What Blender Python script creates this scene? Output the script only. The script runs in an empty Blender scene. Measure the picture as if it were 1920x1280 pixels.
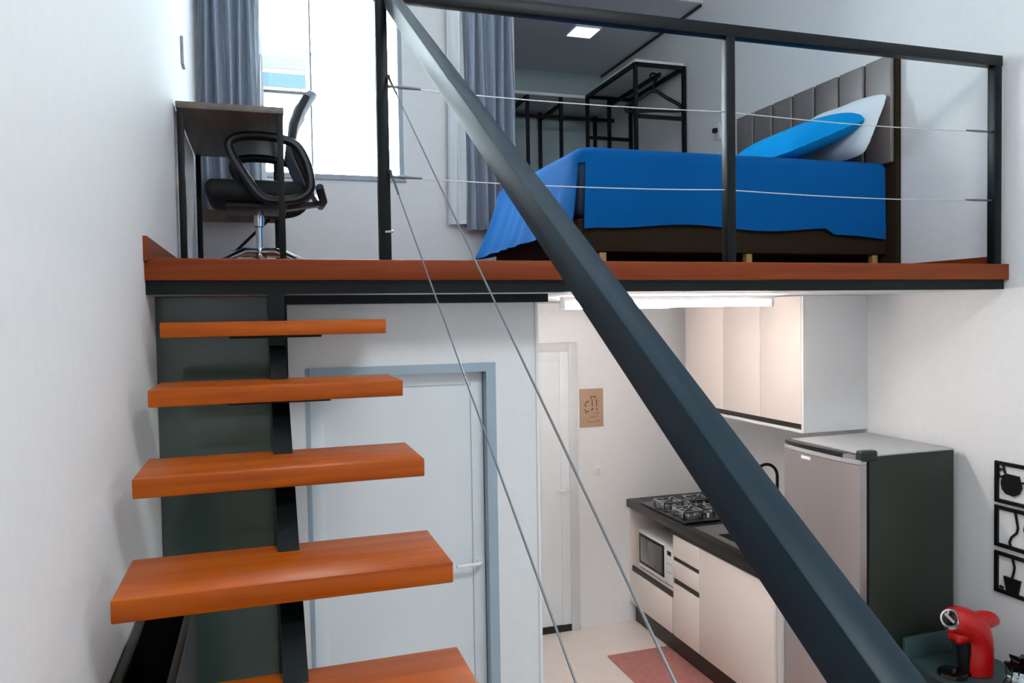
import bpy, bmesh, math, random
from mathutils import Vector, Matrix
random.seed(7)
S = bpy.context.scene
COL = S.collection
H = 2.335                      # eye level of the photographer above the kitchen floor; z below is given from eye level

# ------------------------------------------------------------------ camera
cd = bpy.data.cameras.new('camera'); cam = bpy.data.objects.new('camera', cd); COL.objects.link(cam)
yaw, pit, rol = 0.31180486, -0.03275382, -0.0160891
fw = Vector((math.sin(yaw)*math.cos(pit), math.cos(yaw)*math.cos(pit), math.sin(pit)))
rt = Vector((math.cos(yaw), -math.sin(yaw), 0)); up = rt.cross(fw)
r2 = rt*math.cos(rol) + up*math.sin(rol); u2 = up*math.cos(rol) - rt*math.sin(rol)
cam.matrix_world = Matrix(((r2.x, u2.x, -fw.x, 0), (r2.y, u2.y, -fw.y, 0), (r2.z, u2.z, -fw.z, H), (0, 0, 0, 1)))
cd.sensor_width = 36; cd.lens = 36*1453.68/1920; cd.clip_start = 0.02
S.camera = cam

# ------------------------------------------------------------------ light and exposure
W = bpy.data.worlds.new('sky'); S.world = W; W.use_nodes = True
bg = W.node_tree.nodes['Background']; bg.inputs[0].default_value = (0.70, 0.86, 1.0, 1); bg.inputs[1].default_value = 1.3
sd = bpy.data.lights.new('sun', 'SUN'); sun = bpy.data.objects.new('sun', sd); COL.objects.link(sun)
sd.energy = 190.0; sd.angle = 0.02; sd.color = (0.86, 0.97, 0.99)
sun.rotation_euler = Vector((0.15, 0.5, -0.86)).to_track_quat('-Z', 'Y').to_euler()
ad = bpy.data.lights.new('daylight_from_above', 'AREA'); al = bpy.data.objects.new('daylight_from_above', ad); COL.objects.link(al)
ad.shape = 'RECTANGLE'; ad.size = 2.2; ad.size_y = 2.2; ad.energy = 14; ad.color = (0.70, 0.87, 1.0)
al.location = (1.25, 2.1, H+2.70)
ld = bpy.data.lights.new('added_front_fill', 'AREA'); ll = bpy.data.objects.new('added_front_fill', ld); COL.objects.link(ll)
ld.shape = 'RECTANGLE'; ld.size = 1.6; ld.size_y = 0.8; ld.energy = 66; ld.color = (0.90, 0.97, 1.0)  # unseen area light added to brighten faces turned to the camera
ll.location = (1.35, -0.4, H+2.55); ll.rotation_euler = Vector((-0.05, 0.5, -0.86)).to_track_quat('-Z', 'Y').to_euler()
S.view_settings.view_transform = 'Standard'; S.view_settings.look = 'None'
S.view_settings.exposure = 0.22; S.view_settings.gamma = 1.0; S.view_settings.use_curve_mapping = False

# ------------------------------------------------------------------ materials
def srgb(r, g, b):
    f = lambda c: c/12.92 if c <= 0.04045 else ((c+0.055)/1.055)**2.4
    return (f(r/255), f(g/255), f(b/255), 1)
def mat(name, rgb, rough=0.5, metal=0.0, var=0.06, scale=8.0, bump=0.0, stretch=(1,1,1), emit=0.0, spec=0.5, coat=0.0, sheen=0.0, ecol=None):
    m = bpy.data.materials.new(name); m.use_nodes = True
    N = m.node_tree.nodes; L = m.node_tree.links; p = N['Principled BSDF']
    tc = N.new('ShaderNodeTexCoord'); mp = N.new('ShaderNodeMapping'); mp.inputs['Scale'].default_value = stretch
    nz = N.new('ShaderNodeTexNoise'); nz.inputs['Scale'].default_value = scale; nz.inputs['Detail'].default_value = 5
    L.new(tc.outputs['Object'], mp.inputs[0]); L.new(mp.outputs[0], nz.inputs['Vector'])
    c = srgb(*rgb); cr = N.new('ShaderNodeValToRGB')
    cr.color_ramp.elements[0].color = tuple(max(0, x*(1-var)) for x in c[:3])+(1,)
    cr.color_ramp.elements[1].color = tuple(min(1, x*(1+var)) for x in c[:3])+(1,)
    cr.color_ramp.elements[0].position = 0.3; cr.color_ramp.elements[1].position = 0.7
    L.new(nz.outputs['Fac'], cr.inputs[0]); L.new(cr.outputs[0], p.inputs['Base Color'])
    p.inputs['Roughness'].default_value = rough; p.inputs['Metallic'].default_value = metal
    p.inputs['Specular IOR Level'].default_value = spec; p.inputs['Coat Weight'].default_value = coat
    if bump:
        b = N.new('ShaderNodeBump'); b.inputs['Strength'].default_value = bump; b.inputs['Distance'].default_value = 0.01
        L.new(nz.outputs['Fac'], b.inputs['Height']); L.new(b.outputs[0], p.inputs['Normal'])
    if sheen:
        p.inputs['Sheen Weight'].default_value = sheen; p.inputs['Sheen Roughness'].default_value = 0.45
    if emit:
        p.inputs['Emission Color'].default_value = ecol or c; p.inputs['Emission Strength'].default_value = emit
    return m
def wood(name, dark, light, rough=0.35, axis='X', coat=0.2):
    m = bpy.data.materials.new(name); m.use_nodes = True
    N = m.node_tree.nodes; L = m.node_tree.links; p = N['Principled BSDF']
    tc = N.new('ShaderNodeTexCoord'); mp = N.new('ShaderNodeMapping')
    mp.inputs['Scale'].default_value = {'X': (0.7, 9, 14), 'Y': (9, 0.7, 14), 'Z': (9, 9, 0.7)}[axis]
    n1 = N.new('ShaderNodeTexNoise'); n1.inputs['Scale'].default_value = 2.2; n1.inputs['Detail'].default_value = 7; n1.inputs['Distortion'].default_value = 0.6
    L.new(tc.outputs['Object'], mp.inputs[0]); L.new(mp.outputs[0], n1.inputs['Vector'])
    cr = N.new('ShaderNodeValToRGB'); cr.color_ramp.elements[0].color = srgb(*dark); cr.color_ramp.elements[1].color = srgb(*light)
    cr.color_ramp.elements[0].position = 0.32; cr.color_ramp.elements[1].position = 0.68
    L.new(n1.outputs['Fac'], cr.inputs[0]); L.new(cr.outputs[0], p.inputs['Base Color'])
    b = N.new('ShaderNodeBump'); b.inputs['Strength'].default_value = 0.05; b.inputs['Distance'].default_value = 0.005
    L.new(n1.outputs['Fac'], b.inputs['Height']); L.new(b.outputs[0], p.inputs['Normal'])
    p.inputs['Specular IOR Level'].default_value = 0.2; p.inputs['Roughness'].default_value = rough; p.inputs['Coat Weight'].default_value = coat; p.inputs['Coat Roughness'].default_value = 0.25
    return m
def glass(name, tint, amount=0.9):
    m = bpy.data.materials.new(name); m.use_nodes = True
    N = m.node_tree.nodes; L = m.node_tree.links; N.remove(N['Principled BSDF'])
    t = N.new('ShaderNodeBsdfTransparent'); t.inputs[0].default_value = tint
    g = N.new('ShaderNodeBsdfGlossy'); g.inputs['Roughness'].default_value = 0.02
    nz = N.new('ShaderNodeTexNoise'); nz.inputs['Scale'].default_value = 3
    mr = N.new('ShaderNodeMapRange'); mr.inputs[3].default_value = 1-amount-0.01; mr.inputs[4].default_value = 1-amount+0.01
    L.new(nz.outputs['Fac'], mr.inputs[0])
    x = N.new('ShaderNodeMixShader'); L.new(mr.outputs[0], x.inputs[0]); L.new(t.outputs[0], x.inputs[1]); L.new(g.outputs[0], x.inputs[2])
    L.new(x.outputs[0], N['Material Output'].inputs['Surface'])
    return m
M = dict(
    wall=mat('white_wall_paint', (236, 236, 236), 0.6, var=0.015, scale=30, bump=0.02),
    ceil=mat('ceiling_paint', (228, 230, 232), 0.8, var=0.015),
    tile=mat('beige_floor_tile', (230, 218, 210), 0.35, var=0.04, scale=3),
    tread=wood('orange_hardwood', (150, 64, 2), (184, 88, 6), 0.4, coat=0.1),
    fascia=wood('red_brown_hardwood', (108, 42, 8), (128, 56, 14), 0.5, coat=0),
    lofloor=wood('loft_floor_wood', (84, 34, 18), (112, 50, 28), 0.4),
    steel=mat('black_green_steel', (10, 17, 18), 0.4, var=0.1, scale=20, spec=0.2),
    rail=mat('black_steel_sky_tint', (3, 31, 43), 0.4, var=0.1, scale=20, spec=0.2),  # teal puts the sky's reflection into the black handrail's colour
    guard=mat('black_guardrail_steel', (9, 14, 16), 0.4, var=0.1, scale=20, spec=0.2),
    litcable=mat('lit_wire_rope', (200, 204, 208), 0.4, 0.4, scale=200),  # paler copy of the wire rope, with light put into its colour
    cable=mat('wire_rope', (122, 124, 127), 0.35, 0.9, scale=200),
    chrome=mat('chrome', (205, 208, 212), 0.12, 1.0, var=0.03),
    inox=mat('stainless_steel', (165, 163, 162), 0.3, 1.0, var=0.05, stretch=(1, 1, 20)),
    greenpanel=mat('dark_green_panel', (64, 79, 72), 0.16, var=0.12, scale=2.5, coat=0.3),
    black=mat('matt_black', (11, 11, 11), 0.5, var=0.1, spec=0.25),
    blackgloss=mat('black_glass', (6, 6, 7), 0.1, var=0.1),
    door=mat('white_door_aluminium', (232, 236, 238), 0.35, var=0.01),
    doorframe2=mat('white_grey_door_frame', (212, 216, 218), 0.4, var=0.02),
    doorframe=mat('shade_toned_door_frame', (160, 178, 192), 0.4, var=0.03),  # grey blue carries the shade of the bathroom door jambs
    whitepvc=mat('white_plastic', (238, 238, 238), 0.35, var=0.01),
    cream=mat('cream_laminate', (242, 230, 222), 0.4, var=0.012, scale=3),
    darkgap=mat('dark_brown_recess', (24, 18, 14), 0.5, var=0.1),
    plinth=mat('dark_plinth', (48, 38, 30), 0.5, var=0.1),
    granite=mat('black_granite', (17, 14, 13), 0.3, var=0.5, scale=120, spec=0.35),
    fridge_side=mat('charcoal_fridge_side', (43, 48, 42), 0.4, var=0.04, spec=0.25),
    fridge_door=mat('silver_fridge_door', (176, 168, 168), 0.28, 0.75, var=0.02, stretch=(1, 3, 0.1)),
    fridge_top=mat('grey_fridge_top', (168, 169, 172), 0.45, var=0.02),
    tube=mat('lit_tube', (255, 246, 238), 0.4, emit=64.0, var=0.0, ecol=(1.0, 0.91, 0.86, 1)),
    tube2=mat('bright_lit_tube', (255, 246, 238), 0.4, emit=60.0, var=0.0, ecol=(1.0, 0.91, 0.86, 1)),
    rug=mat('pink_red_rug', (172, 112, 106), 0.95, var=0.18, scale=25, bump=0.4, stretch=(1, 4, 1)),
    kraft=mat('kraft_board', (178, 146, 124), 0.8, var=0.05),
    kraftink=mat('brown_ink', (112, 88, 62), 0.8, var=0.1),
    bedblue=mat('blue_bedspread', (1, 80, 142), 0.9, spec=0.1, sheen=0.02, var=0.05, scale=60, bump=0.08),
    pillowblue=mat('bright_blue_pillow', (4, 132, 196), 0.9, spec=0.1, var=0.04, scale=60, bump=0.06),
    pillowwhite=mat('white_pillow', (214, 224, 230), 0.85, var=0.02, scale=60, bump=0.06),
    bedbase=mat('dark_brown_upholstery', (42, 31, 20), 0.85, spec=0.15, var=0.1, scale=80, bump=0.05),
    mattress=mat('mattress_fabric', (30, 50, 80), 0.9, var=0.03),
    headboard=mat('taupe_leatherette', (120, 112, 110), 0.38, var=0.05, scale=40, bump=0.03),
    bedleg=wood('pale_leg_wood', (140, 104, 62), (168, 130, 84), 0.5, 'Z'),
    curtain=mat('grey_curtain', (148, 157, 172), 0.9, var=0.05, scale=40, bump=0.05),
    sheer=mat('white_sheer', (226, 230, 232), 0.9, var=0.02, scale=40),
    desktop=wood('dark_desk_top', (92, 82, 74), (112, 100, 90), 0.45, 'Y'),
    mesh=mat('black_chair_fabric', (18, 20, 24), 0.8, var=0.2, scale=200, bump=0.1),
    backmesh=mat('grey_chair_back', (112, 122, 138), 0.7, var=0.1, scale=200),
    chairplastic=mat('black_chair_plastic', (20, 22, 25), 0.4, var=0.08),
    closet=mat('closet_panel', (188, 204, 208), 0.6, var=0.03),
    red=mat('red_plastic', (182, 5, 3), 0.3, var=0.04, coat=0.15),
    tablegreen=mat('dark_green_table', (52, 74, 74), 0.35, var=0.06),
    lampdiff=mat('lamp_diffuser', (240, 244, 248), 0.4, var=0.0, emit=1.2, ecol=(0.75, 0.9, 1.0, 1)),
    facade=mat('white_facade', (240, 240, 240), 0.8, var=0.02),
    fglass=mat('blue_facade_glass', (12, 29, 38), 0.6, spec=0.1, var=0.05),
    fgrey=mat('grey_facade_panel', (37, 40, 43), 0.6, spec=0.1, var=0.05),
    winframe=mat('grey_window_frame', (150, 160, 172), 0.4, var=0.03),
    clear=mat('clear_wrap', (190, 205, 210), 0.15, var=0.3, scale=30),
    pane=glass('window_pane', (0.97, 0.99, 1, 1), 0.94),
    mwglass=mat('microwave_glass', (70, 70, 72), 0.12, var=0.05, coat=0.4),
)

# ------------------------------------------------------------------ mesh builders
class B:
    def __init__(s): s.bm = bmesh.new()
    def _add(s, fn, bev=0.0, seg=2, smooth=True):
        b = bmesh.new(); fn(b)
        if bev > 0: bmesh.ops.bevel(b, geom=b.edges[:], offset=bev, segments=seg, profile=0.5, affect='EDGES')
        for q in b.faces: q.smooth = smooth
        me = bpy.data.meshes.new('t'); b.to_mesh(me); b.free(); s.bm.from_mesh(me); bpy.data.meshes.remove(me); return s
    def box(s, x0, x1, y0, y1, z0, z1, bev=0.0, seg=2):
        def f(b):
            bmesh.ops.create_cube(b, size=1)
            for v in b.verts: v.co = Vector(((x0+x1)/2+v.co.x*(x1-x0), (y0+y1)/2+v.co.y*(y1-y0), (z0+z1)/2+v.co.z*(z1-z0)))
        return s._add(f, bev, seg, seg > 2)
    def hexa(s, p, bev=0.0, seg=2):          # 8 points: bottom ring 0-3, top ring 4-7
        def f(b):
            v = [b.verts.new(q) for q in p]
            for q in ((3,2,1,0), (4,5,6,7), (0,1,5,4), (1,2,6,5), (2,3,7,6), (3,0,4,7)): b.faces.new([v[i] for i in q])
            bmesh.ops.recalc_face_normals(b, faces=b.faces[:])
        return s._add(f, bev, seg, False)
    def bar(s, a, b_, w, h, upv=(0, 0, 1), bev=0.0):      # rectangular bar from a to b
        a = Vector(a); b_ = Vector(b_); d = (b_-a).normalized(); u = Vector(upv)
        sx = d.cross(u)
        if sx.length < 1e-4: sx = d.cross(Vector((1, 0, 0)))
        sx.normalize(); uz = sx.cross(d)
        P = []
        for q in (a, b_): P.append([q-sx*w/2-uz*h/2, q+sx*w/2-uz*h/2, q+sx*w/2+uz*h/2, q-sx*w/2+uz*h/2])
        return s.hexa(P[0]+P[1], bev)
    def sweep(s, pts, rad, n=12, sy=1.0, closed=False):
        pts = [Vector(p) for p in pts]; k = len(pts)
        if not hasattr(rad, '__len__'): rad = [rad]*k
        def f(b):
            rings = []; nrm = None
            for i, p in enumerate(pts):
                if closed: t = (pts[(i+1) % k]-pts[i-1]).normalized()
                else: t = (pts[min(i+1, k-1)]-pts[max(i-1, 0)]).normalized()
                if nrm is None:
                    nrm = t.cross(Vector((0, 1, 0)))
                    if nrm.length < 0.1: nrm = t.cross(Vector((1, 0, 0)))
                nrm = (nrm-t*nrm.dot(t)).normalized(); bi = t.cross(nrm)
                rings.append([b.verts.new(p+(nrm*math.cos(2*math.pi*j/n)+bi*sy*math.sin(2*math.pi*j/n))*rad[i]) for j in range(n)])
            for i in range(k if closed else k-1):
                A, C = rings[i], rings[(i+1) % k]
                for j in range(n): b.faces.new((A[j], A[(j+1) % n], C[(j+1) % n], C[j]))
            if not closed: b.faces.new(rings[0][::-1]); b.faces.new(rings[-1])
            bmesh.ops.recalc_face_normals(b, faces=b.faces[:])
        return s._add(f)
    def lathe(s, prof, c, ax=(0, 0, 1), n=24, sx=1, sy=1):
        c = Vector(c); q = Vector((0, 0, 1)).rotation_difference(Vector(ax).normalized())
        def f(b):
            R = []
            for r, z in prof: R.append([b.verts.new(c+q @ Vector((r*sx*math.cos(2*math.pi*j/n), r*sy*math.sin(2*math.pi*j/n), z))) for j in range(n)])
            for i in range(len(R)-1):
                for j in range(n): b.faces.new((R[i][j], R[i][(j+1) % n], R[i+1][(j+1) % n], R[i+1][j]))
            b.faces.new(R[0][::-1]); b.faces.new(R[-1])
            bmesh.ops.recalc_face_normals(b, faces=b.faces[:])
        return s._add(f)
    def grid(s, P, thick=0.0, wrap=False, skip=None):                # P[i][j] points; optional thickness along normals
        def f(b):
            V = [[b.verts.new(p) for p in r] for r in P]
            for i in range(len(V)-1):
                for j in range(len(V[0])-(0 if wrap else 1)):
                    if skip and skip(i, j): continue
                    b.faces.new((V[i][j], V[i+1][j], V[i+1][(j+1) % len(V[0])], V[i][(j+1) % len(V[0])]))
            bmesh.ops.recalc_face_normals(b, faces=b.faces[:])
            if thick: bmesh.ops.solidify(b, geom=b.faces[:], thickness=thick)
        return s._add(f)
    def prism(s, poly, d0, d1, axis='X', bev=0.0):        # poly in the plane across axis, extruded d0..d1
        def f(b):
            def P(u, v, d): return {'X': (d, u, v), 'Y': (u, d, v), 'Z': (u, v, d)}[axis]
            a = [b.verts.new(P(u, v, d0)) for u, v in poly]; c = [b.verts.new(P(u, v, d1)) for u, v in poly]
            b.faces.new(a); b.faces.new(c[::-1])
            for i in range(len(poly)): b.faces.new((a[i], c[i], c[(i+1) % len(poly)], a[(i+1) % len(poly)]))
            bmesh.ops.recalc_face_normals(b, faces=b.faces[:])
        return s._add(f, bev, 2, bev == 0)
    def build(s, name, m, parent=None, smooth=True, subsurf=0):
        bm = s.bm
        for v in bm.verts: v.co.z += H
        if parent is not None:
            r = parent
            while r.parent: r = r.parent
            org = r.location.copy()
        else:
            xs = [v.co for v in bm.verts]
            org = Vector(((min(c.x for c in xs)+max(c.x for c in xs))/2, (min(c.y for c in xs)+max(c.y for c in xs))/2, min(c.z for c in xs)))
        for v in bm.verts: v.co -= org
        me = bpy.data.meshes.new(name); bm.to_mesh(me); bm.free()
        if not smooth:
            for p in me.polygons: p.use_smooth = False
        else:
            me.set_sharp_from_angle(angle=math.radians(38))
        o = bpy.data.objects.new(name, me); COL.objects.link(o); me.materials.append(m)
        if parent is None: o.location = org
        else: o.parent = parent
        if subsurf:
            md = o.modifiers.new('sub', 'SUBSURF'); md.levels = md.render_levels = subsurf
        return o
def smooth_path(pts, k=5, closed=False):
    P = [Vector(p) for p in pts]; n = len(P); out = []
    for i in range(n if closed else n-1):
        g = lambda j: P[j % n] if closed else P[max(0, min(n-1, j))]
        a, b_, c, d = g(i-1), g(i), g(i+1), g(i+2)
        for q in range(k):
            t = q/k; out.append(0.5*((2*b_)+(c-a)*t+(2*a-5*b_+4*c-d)*t*t+(3*b_-a-3*c+d)*t**3))
    if not closed: out.append(P[-1])
    return out
def thing(name, label, cat, loc, group=None):
    o = bpy.data.objects.new(name, None); COL.objects.link(o)
    o.location = Vector(loc)+Vector((0, 0, H)); o.empty_display_size = 0.1
    return tag(o, label, cat, group)
def tag(o, label, cat, group=None):
    o['label'] = label; o['category'] = cat
    if group: o['group'] = group
    return o
def struct(o, label=None):
    o['kind'] = 'structure'
    if label: o['label'] = label
    return o
def arc(c, r, a0, a1, n, plane='XZ'):
    out = []
    for i in range(n+1):
        a = math.radians(a0+(a1-a0)*i/n); u, v = r*math.cos(a), r*math.sin(a)
        out.append((c[0]+u, c[1], c[2]+v) if plane == 'XZ' else (c[0], c[1]+u, c[2]+v))
    return out

FL, LF = -2.335, 0.195          # kitchen floor and loft floor, from eye level
XL, XR = -0.352, 3.30           # side walls
YB = 5.30                       # back wall of the kitchen / window wall of the loft
CE = 2.72

# ------------------------------------------------------------------ room shell
struct(B().box(XL-0.15, XR+0.15, -3.2, YB+0.15, FL-0.12, FL).build('floor', M['tile']))
struct(B().box(XL-0.15, XL, -3.2, YB+0.15, FL, CE).build('wall_left', M['wall']))
struct(B().box(XR, XR+0.15, -3.2, 7.3, FL, CE).build('wall_right', M['wall']))
struct(B().box(XL-0.15, XR+0.15, -5.9, YB, CE, CE+0.15).build('ceiling', M['ceil']))  # runs on past the rear wall as an added eave against the sun
struct(B().box(1.2, XR+0.15, YB, 7.3, 2.385, 2.50).build('ceiling.001', M['ceil']), 'low closet ceiling')
struct(B().box(XL, XR, 2.775, YB, 0.10, LF).box(1.62, XR, YB, 7.3, 0.10, LF).build('floor_loft', M['lofloor']))
struct(B().box(XL, XR, 2.79, YB, 0.088, 0.10).build('ceiling.002', M['ceil']), 'white soffit under the loft')
struct(B().box(XL, XR, YB, YB+0.15, FL, 0.10).build('wall_back', M['wall']))
b = B(); b.box(XL-0.15, 0.4, -3.35, -3.2, FL, CE).box(2.8, XR+0.15, -3.35, -3.2, FL, CE).box(0.4, 2.8, -3.35, -3.2, FL, -1.3).box(0.4, 2.8, -3.35, -3.2, 1.0, CE)  # unseen rear wall, its opening shaped to control the frontal light
struct(b.build('wall_rear', M['wall']))
# window wall of the loft with its opening
wx0, wx1, wz0, wz1 = -0.02, 0.955, 0.945, 2.62
b = B(); b.box(XL, wx0, YB, YB+0.15, 0.10, CE).box(wx1, 1.76, YB, YB+0.15, 0.10, CE).box(wx0, wx1, YB, YB+0.15, 0.10, wz0).box(wx0, wx1, YB, YB+0.15, wz1, CE)
b.box(1.76, XR, YB, YB+0.15, 2.50, CE)
struct(b.build('wall_window', M['wall']))
struct(B().box(1.62, 1.76, YB+0.15, 7.3, LF, 2.385).build('wall_closet_left', M['wall']))
b = B(); b.box(1.62, XR, 7.17, 7.3, LF, 2.385)
struct(b.build('wall_closet_back', M['closet']))
# bathroom wall with door opening
dx0, dx1, dz1 = 0.135, 0.893, -0.185
b = B(); b.box(0.09, dx0+0.014, 3.0, 3.12, FL, 0.088).box(dx1, 1.07, 3.0, 3.12, FL, 0.088).box(dx0+0.014, dx1, 3.0, 3.12, dz1, 0.088)
b.box(0.97, 1.07, 3.12, YB, FL, 0.088)
struct(b.build('wall_bathroom', M['wall']))
struct(B().box(1.066, 1.078, 2.994, 3.02, FL, 0.06).build('trim_1', M['whitepvc']), 'white corner strip')
# loft edge: hardwood fascia, steel beams
struct(B().box(-0.352, 3.299, 2.715, 2.775, 0.132, 0.204, 0.004).build('trim_2', M['fascia']), 'red brown hardwood edge board of the loft')
struct(B().box(XL, 3.29, 2.735, 2.79, 0.088, 0.132).build('trim_3', M['steel']), 'dark steel beam under the loft edge')
struct(B().box(0.05, 1.10, 2.93, 2.995, 0.055, 0.088).build('trim_4', M['steel']), 'dark steel beam over the bathroom wall')
struct(B().box(XL, XL+0.012, 2.70, YB, LF, LF+0.078).build('baseboard_left', M['fascia']))
struct(B().box(XR-0.012, XR, 2.78, 3.30, LF, LF+0.05).build('baseboard_right', M['fascia']))

struct(B().box(3.284, 3.299, 5.32, 7.165, 2.366, 2.384).build('trim_5', M['plinth']), 'dark joint between closet ceiling and right wall')

# windows
w = thing('window_1', 'bright loft window with grey frame beside the grey curtains', 'window', (wx0, YB, wz0)); w['kind'] = 'structure'
fr = B()
fr.box(wx0, wx0+0.03, YB+0.02, YB+0.07, wz0, wz1).box(wx1-0.03, wx1, YB+0.02, YB+0.07, wz0, wz1).box(wx0, wx1, YB+0.02, YB+0.07, wz0, wz0+0.02).box(wx0, wx1, YB+0.02, YB+0.07, wz1-0.03, wz1)
fr.box(0.343, 0.355, YB+0.03, YB+0.06, wz0, wz1)
fr.build('window_frame', M['winframe'], w)
B().box(wx0+0.03, 0.343, YB+0.042, YB+0.048, wz0+0.02, wz1-0.03).build('pane', M['pane'], w)
B().box(0.355, wx1-0.03, YB+0.042, YB+0.048, wz0+0.02, wz1-0.03).build('pane', M['pane'], w)
B().box(wx0-0.01, wx1+0.01, YB-0.012, YB+0.03, wz0-0.02, wz0).build('window_sill', M['winframe'], w)

# neighbouring house outside
n = thing('neighbouring_building', 'sunlit white building seen outside through the loft window', 'building', (0.5, 9.5, FL))
B().box(-6, 8, 9.5, 10.5, FL-1, 9).build('facade', M['facade'], n)
B().box(-0.30, 0.64, 9.46, 9.5, 3.10, 3.125).build('ledge', M['black'], n)
B().box(-0.30, 0.64, 9.46, 9.5, 2.635, 2.66).build('ledge', M['black'], n)
f1 = B().box(-0.25, 0.62, 9.44, 9.5, 2.66, 3.10).build('window_frame', M['door'], n)
B().box(-0.2, 0.56, 9.425, 9.44, 2.90, 3.04).build('panel', M['fgrey'], f1)
B().box(-0.2, 0.56, 9.425, 9.44, 2.69, 2.85).build('pane', M['fglass'], f1)

# doors
d = thing('door_1', 'white bathroom door in a shade-toned grey blue frame behind the stair treads', 'door', (0.5, 3.05, FL)); d['kind'] = 'structure'
b = B(); b.box(dx0+0.014, dx0+0.03, 2.998, 3.10, FL, dz1).box(dx1-0.04, dx1, 2.992, 3.10, FL, dz1).box(dx0+0.03, dx1-0.04, 2.992, 3.10, dz1-0.035, dz1)
b.build('door_frame', M['doorframe'], d)
x0, x1, z1 = dx0+0.032, dx1-0.042, dz1-0.037
lf = B(); lf.box(x0, x1, 3.055, 3.085, FL+0.01, z1).box(x0, x0+0.05, 3.047, 3.055, FL+0.01, z1, 0.002).box(x1-0.05, x1, 3.047, 3.055, FL+0.01, z1, 0.002).box(x0+0.05, x1-0.05, 3.047, 3.055, z1-0.05, z1, 0.002)
lf.build('door_leaf', M['door'], d)
b = B(); b.lathe([(0.022, 0), (0.022, 0.008)], (0.822, 3.047, -1.0), (0, -1, 0)).sweep([(0.822, 3.045, -1.0), (0.822, 3.01, -1.0), (0.815, 3.002, -1.0), (0.72, 3.0, -1.0)], 0.008, 10)
b.build('door_handle', M['whitepvc'], d)
d = thing('door_2', 'narrow white kitchen door in the back wall left of the kraft sign', 'door', (1.8, YB, FL)); d['kind'] = 'structure'
b = B(); b.box(2.13, 2.20, YB-0.03, YB, FL, -0.20, 0.004).box(1.30, 1.37, YB-0.03, YB, FL, -0.20, 0.004).box(1.37, 2.13, YB-0.03, YB, -0.265, -0.20, 0.004)
b.build('door_frame', M['doorframe2'], d)
b = B(); b.box(1.37, 2.13, YB-0.018, YB, FL+0.05, -0.265).box(2.06, 2.13, YB-0.025, YB-0.018, FL+0.05, -0.265, 0.002).box(1.37, 1.44, YB-0.025, YB-0.018, FL+0.05, -0.265, 0.002).box(1.44, 2.06, YB-0.025, YB-0.018, -0.335, -0.265, 0.002)
b.build('door_leaf', M['door'], d)
B().box(1.37, 2.20, YB-0.028, YB, FL, FL+0.05).build('threshold', M['darkgap'], d)
B().sweep([(2.10, YB-0.025, -1.28), (2.10, YB-0.06, -1.28), (2.02, YB-0.062, -1.28)], 0.008, 8).build('door_handle', M['whitepvc'], d)

# dark green panel left of the steel stair post
g = thing('glass_panel', 'dark green glossy panel filling the gap behind the stair, beside the left wall', 'panel', (-0.15, 2.95, FL))
B().box(XL+0.001, 0.03, 2.95, 2.96, FL, 0.086).build('panel', M['greenpanel'], g)
B().box(0.03, 0.088, 2.93, 2.99, FL, 0.054).build('post', M['steel'], g)

# ------------------------------------------------------------------ staircase
st = thing('staircase', 'floating staircase of orange hardwood treads on a black steel spine', 'staircase', (0.05, 1.0, FL))
tx0, tx1 = -0.302, 0.40
for k in range(12):
    yf = 2.625-0.308*k; zt = -0.003-0.184*k
    B().box(tx0, tx1, yf, yf+0.285, zt-0.048, zt, 0.004).build('tread', M['tread'], st)
    b = B(); b.box(-0.10, 0.19, yf+0.04, yf+0.245, zt-0.056, zt-0.0485, 0.001)
    b.build('bracket', M['black'], st)
ty, tz = 2.733, 0.035
by, bz = ty-1/0.5974*(tz-FL-0.03), FL+0.03
b = B(); b.bar((0.048, ty, tz-0.165), (0.048, by+0.30, bz), 0.05, 0.11, (0, 0, 1))
b.box(0.0225, 0.0735, 2.70, 2.733, -0.22, 0.087)
b.build('spine', M['steel'], st)
B().box(-0.06, 0.19, by+0.2, by+0.46, FL, FL+0.012).build('foot_plate', M['steel'], st)

# ------------------------------------------------------------------ stair handrail (sloping) and its cables
hr = thing('stair_handrail', 'thick black square handrail sloping down beside the stair, across the picture', 'handrail', (0.45, 0.5, FL))
sl = 0.626
def line(z0, y): return z0+sl*y
hx0, hx1 = 0.430, 0.470
zlo, zhi = -0.626, -0.562
ya, yb2 = 2.730, -0.95
b = B(); b.hexa([(hx0, yb2, line(zlo, yb2)), (hx1, yb2, line(zlo, yb2)), (hx1, ya, line(zlo, ya)), (hx0, ya, line(zlo, ya)),
                 (hx0, yb2, line(zhi, yb2)), (hx1, yb2, line(zhi, yb2)), (hx1, ya, line(zhi, ya)), (hx0, ya, line(zhi, ya))], 0.003)
b.build('rail', M['rail'], hr)
B().box(hx0, hx1, yb2, yb2+0.05, FL, line(zhi, yb2)-0.01, 0.003).build('post', M['rail'], hr)
for z0 in (-0.934, -1.268):
    s2 = 0.645
    c = B().sweep([(0.442, 2.732, z0*0.985+s2*2.732), (0.442, yb2+0.05, z0+s2*(yb2+0.05))], 0.0023, 6).build('cable', M['cable'], hr)
    y0 = 2.732; b = B()
    b.sweep([(0.442, y0, z0*0.985+s2*y0), (0.442, y0-0.02, z0*0.985+s2*(y0-0.02)), (0.442, y0-0.16, z0*0.985+s2*(y0-0.16))], [0.008, 0.005, 0.004], 8)
    b.build('turnbuckle', M['cable'], c)

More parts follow.
